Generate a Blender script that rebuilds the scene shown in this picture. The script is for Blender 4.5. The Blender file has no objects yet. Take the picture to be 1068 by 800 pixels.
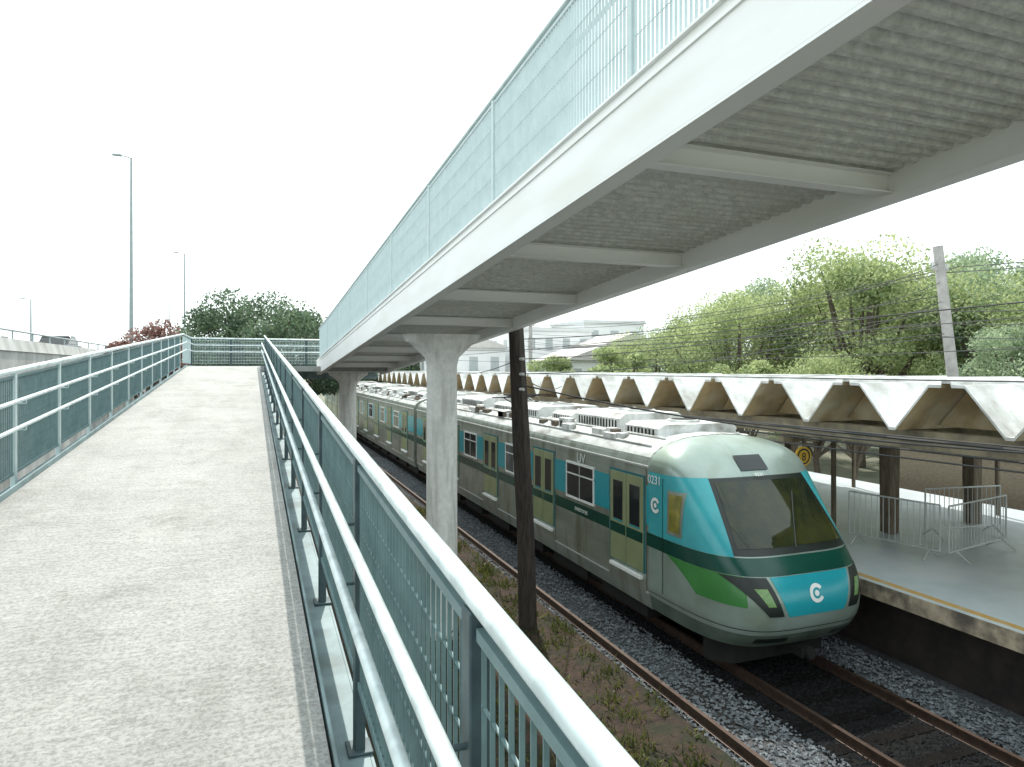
import bpy, math, random
import numpy as np
from mathutils import Vector, Matrix
random.seed(7); rng=np.random.default_rng(7)
scene=bpy.context.scene
COL=scene.collection
EYE=5.3
# ------------------------------------------------------------------ materials
MATS={}
def mat(name,c1,c2=None,scale=3.0,rough=0.6,metal=0.0,bump=0.0,bscale=40.0,stretch=(1,1,1),c3=None,scale3=0.6,world=False,st3=None):
    if name in MATS: return MATS[name]
    m=bpy.data.materials.new(name); m.use_nodes=True
    nt=m.node_tree; n=nt.nodes; l=nt.links
    b=n["Principled BSDF"]; b.inputs["Roughness"].default_value=rough; b.inputs["Metallic"].default_value=metal
    c2=c2 or tuple(x*0.82 for x in c1)
    if world:
        g=n.new("ShaderNodeNewGeometry"); src=g.outputs["Position"]
    else:
        tc=n.new("ShaderNodeTexCoord"); src=tc.outputs["Object"]
    mp=n.new("ShaderNodeMapping"); mp.inputs["Scale"].default_value=stretch; l.new(src,mp.inputs["Vector"])
    no=n.new("ShaderNodeTexNoise"); no.inputs["Scale"].default_value=scale; no.inputs["Detail"].default_value=8; no.inputs["Roughness"].default_value=0.65
    l.new(mp.outputs[0],no.inputs["Vector"])
    r=n.new("ShaderNodeValToRGB"); r.color_ramp.elements[0].position=0.35; r.color_ramp.elements[1].position=0.65
    r.color_ramp.elements[0].color=(*c1,1); r.color_ramp.elements[1].color=(*c2,1)
    l.new(no.outputs["Fac"],r.inputs[0]); out=r.outputs[0]
    if c3:
        mp3=mp
        if st3:
            mp3=n.new("ShaderNodeMapping"); mp3.inputs["Scale"].default_value=st3; l.new(src,mp3.inputs["Vector"])
        n3=n.new("ShaderNodeTexNoise"); n3.inputs["Scale"].default_value=scale3; n3.inputs["Detail"].default_value=7
        l.new(mp3.outputs[0],n3.inputs["Vector"])
        r3=n.new("ShaderNodeValToRGB"); r3.color_ramp.elements[0].position=0.48; r3.color_ramp.elements[1].position=0.70
        l.new(n3.outputs["Fac"],r3.inputs[0])
        mx=n.new("ShaderNodeMixRGB"); l.new(r3.outputs[0],mx.inputs[0]); l.new(out,mx.inputs[1]); mx.inputs[2].default_value=(*c3,1); out=mx.outputs[0]
    l.new(out,b.inputs["Base Color"])
    if bump:
        nb=n.new("ShaderNodeTexNoise"); nb.inputs["Scale"].default_value=bscale; nb.inputs["Detail"].default_value=6
        l.new(mp.outputs[0],nb.inputs["Vector"])
        bp=n.new("ShaderNodeBump"); bp.inputs["Strength"].default_value=bump; bp.inputs["Distance"].default_value=0.02
        l.new(nb.outputs["Fac"],bp.inputs["Height"]); l.new(bp.outputs[0],b.inputs["Normal"])
    MATS[name]=m; return m
def leafmat(name,c1,c2,tr=0.4):
    m=bpy.data.materials.new(name); m.use_nodes=True; nt=m.node_tree; n=nt.nodes; l=nt.links
    b=n["Principled BSDF"]; b.inputs["Roughness"].default_value=0.6
    g=n.new("ShaderNodeNewGeometry"); tc=n.new("ShaderNodeTexCoord")
    no=n.new("ShaderNodeTexNoise"); no.inputs["Scale"].default_value=0.5; no.inputs["Detail"].default_value=3; l.new(tc.outputs["Object"],no.inputs["Vector"])
    ad=n.new("ShaderNodeMath"); ad.operation='MULTIPLY_ADD'; l.new(g.outputs["Random Per Island"],ad.inputs[0]); ad.inputs[1].default_value=0.5
    l.new(no.outputs["Fac"],ad.inputs[2])
    r=n.new("ShaderNodeValToRGB"); r.color_ramp.elements[0].position=0.45; r.color_ramp.elements[1].position=1.0
    r.color_ramp.elements[0].color=(*c1,1); r.color_ramp.elements[1].color=(*c2,1); l.new(ad.outputs[0],r.inputs[0])
    l.new(r.outputs[0],b.inputs["Base Color"])
    t=n.new("ShaderNodeBsdfTranslucent"); l.new(r.outputs[0],t.inputs[0])
    mx=n.new("ShaderNodeMixShader"); mx.inputs[0].default_value=tr; l.new(b.outputs[0],mx.inputs[1]); l.new(t.outputs[0],mx.inputs[2])
    l.new(mx.outputs[0],n["Material Output"].inputs[0]); return m

def floormat():
    m=bpy.data.materials.new("worn_concrete_floor"); m.use_nodes=True; nt=m.node_tree; n=nt.nodes; l=nt.links
    b=n["Principled BSDF"]; b.inputs["Roughness"].default_value=0.92
    g=n.new("ShaderNodeNewGeometry")
    def noise(sc,st,det=8,ro=0.65):
        mp=n.new("ShaderNodeMapping"); mp.inputs["Scale"].default_value=st; l.new(g.outputs["Position"],mp.inputs["Vector"])
        q=n.new("ShaderNodeTexNoise"); q.inputs["Scale"].default_value=sc; q.inputs["Detail"].default_value=det; q.inputs["Roughness"].default_value=ro
        l.new(mp.outputs[0],q.inputs["Vector"]); return q.outputs["Fac"]
    def ramp(f,p0,p1,c0,c1):
        r=n.new("ShaderNodeValToRGB"); r.color_ramp.elements[0].position=p0; r.color_ramp.elements[1].position=p1
        r.color_ramp.elements[0].color=(*c0,1); r.color_ramp.elements[1].color=(*c1,1); l.new(f,r.inputs[0]); return r.outputs[0]
    def mix(f,a,c,bt='MIX',fv=None):
        x=n.new("ShaderNodeMixRGB"); x.blend_type=bt
        if f is None: x.inputs[0].default_value=fv
        else: l.new(f,x.inputs[0])
        l.new(a,x.inputs[1]); l.new(c,x.inputs[2]); return x.outputs[0]
    base=ramp(noise(1.3,(1,0.8,1)),0.3,0.7,(0.40,0.405,0.395),(0.50,0.505,0.49))
    streak=ramp(noise(3.0,(1.2,14,1),6),0.38,0.62,(0.80,0.80,0.80),(1,1,1))
    speck=ramp(noise(48,(1,1,1),5,0.8),0.40,0.55,(0.55,0.54,0.53),(1,1,1))
    stain=ramp(noise(1.6,(1,1,1),9,0.8),0.50,0.70,(1,1,1),(0.76,0.75,0.72))
    worn=ramp(noise(0.9,(3.0,0.5,1),9,0.7),0.46,0.66,(1,1,1),(0.84,0.83,0.81))
    c=mix(None,base,streak,'MULTIPLY',0.8); c=mix(None,c,speck,'MULTIPLY',0.8); c=mix(None,c,stain,'MULTIPLY',0.85); c=mix(None,c,worn,'MULTIPLY',0.7)
    vo=n.new("ShaderNodeTexVoronoi"); vo.feature='DISTANCE_TO_EDGE'; vo.inputs["Scale"].default_value=0.25
    ad=n.new("ShaderNodeVectorMath"); ad.operation='ADD'; nn=n.new("ShaderNodeTexNoise"); nn.inputs["Scale"].default_value=1.7; nn.inputs["Detail"].default_value=6
    l.new(g.outputs["Position"],nn.inputs["Vector"]); l.new(nn.outputs["Color"],ad.inputs[0]); l.new(g.outputs["Position"],ad.inputs[1]); l.new(ad.outputs[0],vo.inputs["Vector"])
    crack=ramp(vo.outputs["Distance"],0.0005,0.004,(0.62,0.61,0.6),(1,1,1))
    c=mix(None,c,crack,'MULTIPLY',0.4)
    l.new(c,b.inputs["Base Color"])
    bp=n.new("ShaderNodeBump"); bp.inputs["Strength"].default_value=0.8; bp.inputs["Distance"].default_value=0.012
    l.new(noise(60,(1,1.6,1),6,0.8),bp.inputs["Height"]); l.new(bp.outputs[0],b.inputs["Normal"]); return m
m_floor=floormat()
m_galv=mat("galvanised_steel",(0.46,0.57,0.58),(0.56,0.65,0.66),scale=6,rough=0.45,metal=0.2)
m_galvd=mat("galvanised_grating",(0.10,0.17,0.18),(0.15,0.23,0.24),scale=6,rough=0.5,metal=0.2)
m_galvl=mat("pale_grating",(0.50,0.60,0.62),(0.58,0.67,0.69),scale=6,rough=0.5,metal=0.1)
m_post=mat("painted_post",(0.035,0.06,0.07),(0.07,0.11,0.12),scale=6,rough=0.5,metal=0.2)
m_tube=mat("handrail_tube",(0.66,0.74,0.75),(0.52,0.62,0.64),scale=10,rough=0.35,metal=0.2,c3=(0.40,0.46,0.46),scale3=5)
m_white=mat("white_painted_steel",(0.90,0.91,0.91),(0.87,0.88,0.88),scale=1.5,rough=0.45,stretch=(1,0.4,2),c3=(0.80,0.80,0.77),scale3=1.3)
m_crib=mat("ribbed_deck",(0.86,0.88,0.86),(0.58,0.60,0.58),scale=16,rough=0.8,bump=0.7,bscale=40,stretch=(0.8,1.2,1),c3=(0.66,0.67,0.64),scale3=1.0)
m_col=mat("column_concrete",(0.80,0.80,0.78),(0.66,0.66,0.64),scale=9,rough=0.85,bump=0.3,bscale=25,c3=(0.52,0.52,0.48),scale3=2.6,st3=(3,3,.35))
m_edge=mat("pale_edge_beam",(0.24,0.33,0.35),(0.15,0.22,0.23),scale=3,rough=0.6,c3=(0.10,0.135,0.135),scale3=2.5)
m_bal=mat("ballast_ground",(0.045,0.05,0.055),(0.14,0.15,0.16),scale=22,rough=0.95,bump=1.0,bscale=25,c3=(0.04,0.033,0.028),scale3=0.5,world=True)
m_bald=mat("oily_shadowed_ballast",(0.006,0.006,0.006),(0.014,0.014,0.014),scale=22,rough=1.0,bump=1.0,bscale=25,world=True)  # dark oily ballast with the train's shadow painted into its colour
m_dirt=mat("dry_dirt",(0.055,0.033,0.021),(0.018,0.013,0.010),scale=7,rough=1,bump=1,bscale=18,c3=(0.013,0.021,0.008),scale3=1.6,world=True)
m_ground=mat("far_ground",(0.22,0.21,0.17),(0.12,0.14,0.09),scale=0.3,rough=1,world=True)
m_stone=mat("ballast_stone",(0.05,0.058,0.066),(0.24,0.26,0.28),scale=9,rough=0.9,world=True)
m_stoned=mat("oily_shadowed_stone",(0.006,0.006,0.007),(0.02,0.022,0.024),scale=9,rough=0.95,world=True)  # oily stones, near black because the train's shadow is painted in
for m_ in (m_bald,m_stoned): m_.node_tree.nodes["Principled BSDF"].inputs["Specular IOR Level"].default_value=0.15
m_rail=mat("rusty_rail",(0.05,0.030,0.022),(0.085,0.055,0.042),scale=8,rough=0.5,metal=0.4)
m_sleep=mat("shadowed_sleeper",(0.010,0.009,0.008),(0.006,0.005,0.005),scale=8,rough=1.0)  # sleeper colour darkened to paint in the shadow ahead of the train
m_sleep.node_tree.nodes["Principled BSDF"].inputs["Specular IOR Level"].default_value=0.1
m_plat=mat("platform_paving",(0.60,0.67,0.71),(0.48,0.55,0.59),scale=1.3,rough=0.35,bump=0.1,c3=(0.66,0.72,0.75),scale3=0.5,world=True)
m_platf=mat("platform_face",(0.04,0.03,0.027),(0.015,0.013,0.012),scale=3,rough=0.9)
m_yel=mat("yellow_line",(0.60,0.36,0.10),(0.5,0.32,0.10),scale=6,rough=0.7,c3=(0.5,0.42,0.27),scale3=5)
m_yels=mat("sign_yellow",(0.75,0.46,0.03),(0.66,0.40,0.03),scale=2,rough=0.5)
m_slabedge=mat("slab_edge",(0.46,0.38,0.28),(0.24,0.20,0.15),scale=4,rough=0.9,c3=(0.10,0.085,0.07),scale3=2)
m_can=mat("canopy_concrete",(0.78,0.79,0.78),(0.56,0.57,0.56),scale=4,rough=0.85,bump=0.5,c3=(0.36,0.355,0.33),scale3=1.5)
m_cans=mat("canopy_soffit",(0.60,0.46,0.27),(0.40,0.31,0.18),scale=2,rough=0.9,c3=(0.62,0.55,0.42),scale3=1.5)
m_beam=mat("canopy_beam",(0.32,0.27,0.18),(0.15,0.13,0.095),scale=3,rough=0.85)
m_wood=mat("weathered_wood",(0.065,0.050,0.04),(0.016,0.014,0.012),scale=5,rough=0.95,bump=1.0,bscale=20,stretch=(6,6,0.6))
m_postw=mat("brown_column",(0.21,0.17,0.12),(0.10,0.08,0.06),scale=5,rough=0.9,stretch=(3,3,0.5))
m_metal=mat("train_body_grey",(0.40,0.44,0.40),(0.27,0.31,0.27),scale=1.6,rough=0.30,metal=0.5,stretch=(1,0.25,2),c3=(0.19,0.20,0.15),scale3=1.4,st3=(1,2.2,.5))
m_cab=mat("cab_grey",(0.34,0.42,0.39),(0.26,0.33,0.30),scale=1.0,rough=0.28,metal=0.3,c3=(0.24,0.30,0.24),scale3=1.5)
m_skirt=mat("cab_skirt",(0.13,0.17,0.14),(0.07,0.095,0.08),scale=2.0,rough=0.4,metal=0.2)
m_door=mat("door_paint",(0.34,0.38,0.21),(0.25,0.29,0.16),scale=1.5,rough=0.35,metal=0.3)
m_roof=mat("train_roof",(0.58,0.61,0.60),(0.36,0.38,0.37),scale=2,rough=0.6,c3=(0.15,0.14,0.12),scale3=1.8,stretch=(2,.6,1))
m_teal=mat("train_teal",(0.018,0.33,0.39),(0.015,0.27,0.33),scale=1,rough=0.22)
m_dteal=mat("door_frame_teal",(0.018,0.16,0.18),(0.015,0.12,0.14),scale=1,rough=0.3)
m_lteal=mat("train_light_teal",(0.06,0.40,0.44),(0.04,0.31,0.36),scale=1,rough=0.2)
m_green=mat("train_dark_green",(0.004,0.060,0.042),(0.003,0.045,0.032),scale=1,rough=0.22)
m_lgreen=mat("train_green",(0.06,0.24,0.06),(0.045,0.19,0.05),scale=1,rough=0.25)
m_glass=mat("dark_glass",(0.010,0.015,0.017),(0.017,0.024,0.026),scale=1,rough=0.05)
m_wsg=mat("windscreen_glass",(0.010,0.017,0.012),(0.04,0.045,0.014),scale=1.4,rough=0.03)
m_amb=mat("cab_window_glass",(0.30,0.26,0.05),(0.10,0.10,0.03),scale=4,rough=0.1)
m_bwin=mat("building_window",(0.40,0.44,0.45),(0.48,0.51,0.52),scale=2,rough=0.2)
m_dark=mat("dark_underframe",(0.007,0.007,0.007),(0.014,0.013,0.012),scale=4,rough=0.95)
m_wpaint=mat("white_marking",(0.82,0.84,0.83),(0.74,0.76,0.75),scale=4,rough=0.5)
m_frame=mat("window_frame",(0.55,0.58,0.57),(0.48,0.5,0.5),scale=4,rough=0.4,metal=0.3)
m_lamp=mat("headlight_lens",(0.22,0.36,0.12),(0.12,0.25,0.10),scale=30,rough=0.1)
m_ac=mat("roof_unit",(0.74,0.75,0.74),(0.50,0.52,0.51),scale=3,rough=0.7,c3=(0.24,0.23,0.21),scale3=2.2)
m_black=mat("black_paint",(0.008,0.014,0.012),(0.013,0.020,0.018),rough=0.4)
m_wire=mat("cable_black",(0.04,0.04,0.042),(0.06,0.06,0.06),rough=0.7)
m_lp=mat("lamp_post_steel",(0.30,0.36,0.37),(0.38,0.44,0.45),rough=0.5,metal=0.2)
m_cpole=mat("concrete_pole",(0.42,0.41,0.40),(0.30,0.29,0.285),scale=4,rough=0.9)
m_wall=mat("retaining_wall",(0.56,0.57,0.56),(0.38,0.39,0.38),scale=0.8,rough=0.9,bump=0.3,stretch=(1,1,0.5),c3=(0.28,0.28,0.27),scale3=1.0,st3=(1,1,.3))
m_road=mat("asphalt",(0.055,0.055,0.057),(0.04,0.04,0.042),scale=2,rough=0.9,world=True)
m_pave=mat("pale_yard_paving",(0.52,0.53,0.52),(0.40,0.41,0.40),scale=0.8,rough=0.9,world=True)
m_brick=mat("boundary_masonry",(0.44,0.37,0.28),(0.31,0.26,0.19),scale=9,rough=0.95,bump=0.6,stretch=(1,1,3))
m_bwhite=mat("building_render",(0.86,0.87,0.87),(0.76,0.77,0.78),scale=0.6,rough=0.9)
m_bgrey=mat("building_grey",(0.70,0.72,0.73),(0.60,0.62,0.63),scale=0.6,rough=0.9)
m_tile=mat("roof_tile",(0.60,0.58,0.56),(0.50,0.48,0.46),scale=2,rough=0.9)
m_bark=mat("bark",(0.16,0.13,0.10),(0.09,0.075,0.06),scale=6,rough=1,bump=0.8)
m_leafA=leafmat("leaf_dark",(0.050,0.09,0.055),(0.17,0.25,0.14))
m_leafB=leafmat("leaf_yellow_green",(0.18,0.25,0.11),(0.50,0.57,0.28),0.5)  # yellow-green leaves, lightened to paint in distance haze
m_leafC=leafmat("leaf_hazy_green",(0.17,0.25,0.16),(0.40,0.49,0.31),0.5)  # distance haze painted in as a lighter leaf colour
m_leafD=leafmat("leaf_pink",(0.16,0.08,0.07),(0.34,0.20,0.17))
m_grass=leafmat("weed_leaf",(0.028,0.045,0.010),(0.15,0.16,0.035))

# ------------------------------------------------------------------ helpers
WL={}
def empty(name,loc,label=None,cat=None,group=None):
    o=bpy.data.objects.new(name,None); o.empty_display_size=0.3; o.location=loc; COL.objects.link(o)
    WL[o.name]=Vector(loc)
    if label: o["label"]=label; o["category"]=cat
    if group: o["group"]=group
    return o
class B:
    def __init__(s): s.v=[]; s.f=[]; s.mi=[]
    def add(s,vs,fs,mi=0):
        k=len(s.v); s.v+= [tuple(p) for p in vs]; s.f+=[tuple(k+i for i in f) for f in fs]; s.mi+=[mi]*len(fs)
    def box(s,x0,x1,y0,y1,z0,z1,sh=0.0,mi=0):
        vs=[(x,y,z+sh*y) for z in (z0,z1) for y in (y0,y1) for x in (x0,x1)]
        s.add(vs,[(0,2,3,1),(4,5,7,6),(0,1,5,4),(2,6,7,3),(0,4,6,2),(1,3,7,5)],mi)
    def tube(s,p0,p1,r,r1=None,n=12,cap=True,mi=0):
        p0=Vector(p0);p1=Vector(p1); r1=r if r1 is None else r1
        d=(p1-p0).normalized(); a=Vector((0,0,1)) if abs(d.z)<0.9 else Vector((1,0,0))
        u=d.cross(a).normalized(); w=d.cross(u)
        vs=[]
        for p,rr in ((p0,r),(p1,r1)):
            for i in range(n):
                t=2*math.pi*i/n; vs.append(p+u*math.cos(t)*rr+w*math.sin(t)*rr)
        fs=[(i,(i+1)%n,n+(i+1)%n,n+i) for i in range(n)]
        if cap: fs+=[tuple(range(n))[::-1],tuple(range(n,2*n))]
        s.add(vs,fs,mi)
    def path(s,pts,r,n=8,mi=0):
        for a,b in zip(pts[:-1],pts[1:]): s.tube(a,b,r,n=n,mi=mi)
    def prism(s,poly,axis,a0,a1,mi=0):
        def P(p,a):
            return (p[0],a,p[1]) if axis=='y' else ((a,p[0],p[1]) if axis=='x' else (p[0],p[1],a))
        n=len(poly); vs=[P(p,a0) for p in poly]+[P(p,a1) for p in poly]
        fs=[(i,(i+1)%n,n+(i+1)%n,n+i) for i in range(n)]+[tuple(range(n))[::-1],tuple(range(n,2*n))]
        s.add(vs,fs,mi)
    def done(s,name,mats,parent=None,label=None,cat=None,group=None,kind=None,smooth=False,bevel=0,origin=None):
        a=np.array(s.v,dtype=float)
        if origin is None:
            o0=Vector(((a[:,0].min()+a[:,0].max())/2,(a[:,1].min()+a[:,1].max())/2,a[:,2].min()))
        else: o0=Vector(origin)
        a=a-np.array(o0)
        me=bpy.data.meshes.new(name); me.from_pydata(a.tolist(),[],s.f)
        if not isinstance(mats,(list,tuple)): mats=[mats]
        for m in mats: me.materials.append(m)
        if len(mats)>1: me.polygons.foreach_set("material_index",s.mi)
        import bmesh
        if len(s.f)<60000:
            bm=bmesh.new(); bm.from_mesh(me); bmesh.ops.recalc_face_normals(bm,faces=bm.faces); bm.to_mesh(me); bm.free()
        if smooth:
            me.polygons.foreach_set("use_smooth",[True]*len(me.polygons))
            try: me.set_sharp_from_angle(angle=math.radians(40))
            except Exception: pass
        me.update()
        ob=bpy.data.objects.new(name,me); COL.objects.link(ob)
        WL[ob.name]=o0
        if parent: ob.parent=parent; ob.location=o0-WL[parent.name]
        else: ob.location=o0
        if bevel:
            bv=ob.modifiers.new("bevel",'BEVEL'); bv.width=bevel; bv.segments=2; bv.limit_method='ANGLE'
        if label: ob["label"]=label
        if cat: ob["category"]=cat
        if group: ob["group"]=group
        if kind: ob["kind"]=kind
        return ob
def copy_to(ob,parent,world):
    c=ob.copy(); COL.objects.link(c); WL[c.name]=Vector(world)
    c.parent=parent; c.location=Vector(world)-(WL[parent.name] if parent else Vector((0,0,0)))
    return c
def copy_thing(root,loc,rotz=0,scale=None,label=None):
    c=root.copy(); COL.objects.link(c); c.location=loc; c.rotation_euler[2]=rotz; WL[c.name]=Vector(loc)
    if scale: c.scale=scale
    if label: c["label"]=label
    def rec(a,b):
        for ch in a.children:
            k=ch.copy(); COL.objects.link(k); k.parent=b; WL[k.name]=WL[ch.name]; rec(ch,k)
    rec(root,c); return c

# ------------------------------------------------------------------ world, sun, camera
w=bpy.data.worlds.new("World"); scene.world=w; w.use_nodes=True
nt=w.node_tree; bg=nt.nodes["Background"]
sunv=Vector((0.16,0.72,1.0)).normalized()
sk=nt.nodes.new("ShaderNodeTexSky"); sk.sky_type='NISHITA'; sk.sun_disc=False
sk.sun_elevation=math.asin(sunv.z); sk.sun_rotation=math.atan2(sunv.x,sunv.y)
sk.dust_density=4; sk.air_density=1.2
mx=nt.nodes.new("ShaderNodeMixRGB"); mx.inputs[0].default_value=0.90
mx.inputs[2].default_value=(11.0,12.2,12.2,1)
nt.links.new(sk.outputs[0],mx.inputs[1]); nt.links.new(mx.outputs[0],bg.inputs[0]); bg.inputs[1].default_value=0.148
sd=bpy.data.lights.new("sun","SUN"); sd.energy=5.0; sd.angle=math.radians(0.6); sd.color=(1.0,0.95,0.86)
so=bpy.data.objects.new("sun",sd); COL.objects.link(so); so.rotation_euler=sunv.to_track_quat('Z','Y').to_euler(); so.location=(0,0,40)
cd=bpy.data.cameras.new("camera"); cam=bpy.data.objects.new("camera",cd); COL.objects.link(cam)
cam.location=(0,0,EYE); cam.rotation_euler=(math.radians(90),0,-math.atan2(272,712))
cd.lens=24; cd.sensor_width=36; cd.shift_y=-15/1068; cd.clip_start=0.02; cd.clip_end=4000
scene.camera=cam
scene.view_settings.view_transform='Standard'
try: scene.view_settings.look='None'
except Exception: pass

# ------------------------------------------------------------------ ground
b=B(); b.add([(-900,-900,-0.03),(900,-900,-0.03),(900,1500,-0.03),(-900,1500,-0.03)],[(0,1,2,3)]); b.done("ground",m_ground,kind="structure")
b=B(); b.add([(19.2,-6,0.0),(27,-6,0.0),(27,70,0.0),(19.2,70,0.0)],[(0,1,2,3)]); b.done("service_road",m_pave,kind="structure")
def sheet(name,x0,x1,y0,y1,z,m,amp=0.03,st=0.5):
    nx=int((x1-x0)/st)+1; ny=int((y1-y0)/st)+1
    b=B(); vs=[]
    for j in range(ny+1):
        for i in range(nx+1):
            e=0 if i in(0,nx) else random.uniform(-amp,amp)
            vs.append((x0+(x1-x0)*i/nx,y0+(y1-y0)*j/ny,z+e))
    fs=[(j*(nx+1)+i,j*(nx+1)+i+1,(j+1)*(nx+1)+i+1,(j+1)*(nx+1)+i) for j in range(ny) for i in range(nx)]
    b.add(vs,fs); return b.done(name,m,kind="structure",smooth=True)
sheet("dirt_verge",-7.6,6.05,-6,60,0.06,m_dirt,0.04,0.6)
sheet("track_ballast",6.05,10.95,-6,90,0.05,m_bal,0.02,0.5)
RX1,RX2=7.75,9.35
sheet("shadowed_track_bed",RX1-.45,RX2+.25,-6,90,0.078,m_bald,0.004,0.5)  # dark sheet: oily ballast plus painted shadow of the train

def stones(name,n,x0,x1,y0,y1,smin,smax,m,label):
    base=np.array([(1,0,0),(-1,0,0),(0,1,0),(0,-1,0),(0,0,1),(0,0,-1)],float)
    fc=np.array([(0,2,4),(2,1,4),(1,3,4),(3,0,4),(2,0,5),(1,2,5),(3,1,5),(0,3,5)])
    P=np.stack([rng.uniform(x0,x1,n), y0+(y1-y0)*rng.random(n)**1.7, np.full(n,0.08)],1)
    S=rng.uniform(smin,smax,(n,1,3))*np.array([1,1,0.7]); 
    V=base[None]*S+rng.normal(0,0.004,(n,6,3)); a=rng.uniform(0,6.28,n); c,s=np.cos(a),np.sin(a)
    X=V[:,:,0]*c[:,None]-V[:,:,1]*s[:,None]; Y=V[:,:,0]*s[:,None]+V[:,:,1]*c[:,None]
    V=np.stack([X,Y,V[:,:,2]],2)+P[:,None]
    F=fc[None]+np.arange(n)[:,None,None]*6
    bb=B(); bb.v=V.reshape(-1,3).tolist(); bb.f=F.reshape(-1,3).tolist(); bb.mi=[0]*len(bb.f)
    return bb.done(name,m,kind="stuff",label=label,cat="gravel")
stones("ballast_stones",14000,6.05,RX1-.38,2.5,40,0.018,0.04,m_stone,"loose grey ballast stones heaped beside the rail")
stones("ballast_stones",8000,RX2+.2,10.6,1.5,20,0.018,0.04,m_stone,"loose grey ballast stones along the platform foot")
stones("ballast_stones",14000,RX1-.5,RX2+.25,1.5,16,0.02,0.045,m_stoned,"oily ballast stones between the running rails, darkened with painted train shadow")
n=15000
bb=B(); vs=[];fs=[]
cl=rng.uniform([2.6,2.0],[6.0,26],(800,2)); cz_=rng.uniform(.4,1.3,800)
for i in range(n):
    ci_=rng.integers(0,800); c=cl[ci_]; x=c[0]+rng.normal(0,0.11); y=c[1]+rng.normal(0,0.13)
    if x>6.1: x=6.0
    h=rng.uniform(0.04,0.19)*cz_[ci_]; a=rng.uniform(0,6.28); wd=rng.uniform(0.006,0.022); le=rng.normal(0,0.07,2)
    k=len(vs); z=0.05
    vs+=[(x-wd*math.cos(a),y-wd*math.sin(a),z),(x+wd*math.cos(a),y+wd*math.sin(a),z),(x+wd*.8*math.cos(a)+le[0]*.6,y+wd*math.sin(a)+le[1]*.6,z+h*.7),(x+le[0],y+le[1],z+h)]
    fs.append((k,k+1,k+2,k+3))
bb.v=vs;bb.f=fs;bb.mi=[0]*len(fs); bb.done("weeds",m_grass,kind="stuff",label="sparse green weeds growing on the dirt verge",cat="weeds")

def rail(X,y0,y1,label):
    b=B(); prof=[(-.065,.10),(.065,.10),(.065,.115),(.012,.13),(.012,.215),(.035,.225),(.035,.255),(-.035,.255),(-.035,.225),(-.012,.215),(-.012,.13),(-.065,.115)]
    b.prism([(X+p[0],p[1]-0.02) for p in prof],'y',y0,y1)
    return b.done("track_rail",m_rail,label=label,cat="rail",group="steel rails on the ballast")
rail(6.2,-6,90,"rusty steel rail along the dirt verge")
rail(RX1,-6,90,"rusty steel rail running under the train")
rail(RX2,-6,90,"rusty steel rail running under the train")
b=B(); b.prism([(RX1-.4,0.01),(RX2+.4,0.01),(RX2+.37,0.092),(RX1-.37,0.092)],'y',-0.11,0.11)
sl=b.done("railway_sleeper",m_sleep,label="sleeper half buried in ballast, darkened with painted shadow",cat="sleeper",group="sleepers under the rails")
sl.location.y=9.0
for k in range(1,18):
    c=sl.copy(); COL.objects.link(c); c.location.y=9.0-0.62*k

# ------------------------------------------------------------------ platform
b=B(); b.box(10.25,19.2,-6,90,1.30,1.53); b.done("platform_slab",m_plat,kind="structure")
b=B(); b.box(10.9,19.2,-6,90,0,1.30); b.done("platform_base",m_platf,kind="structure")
b=B(); b.box(10.225,10.25,-6,90,1.26,1.534); b.done("platform_edge",m_slabedge,kind="structure")
b=B(); b.box(10.38,10.52,-6,90,1.53,1.535); b.done("platform_line",m_yel,kind="structure")

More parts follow.
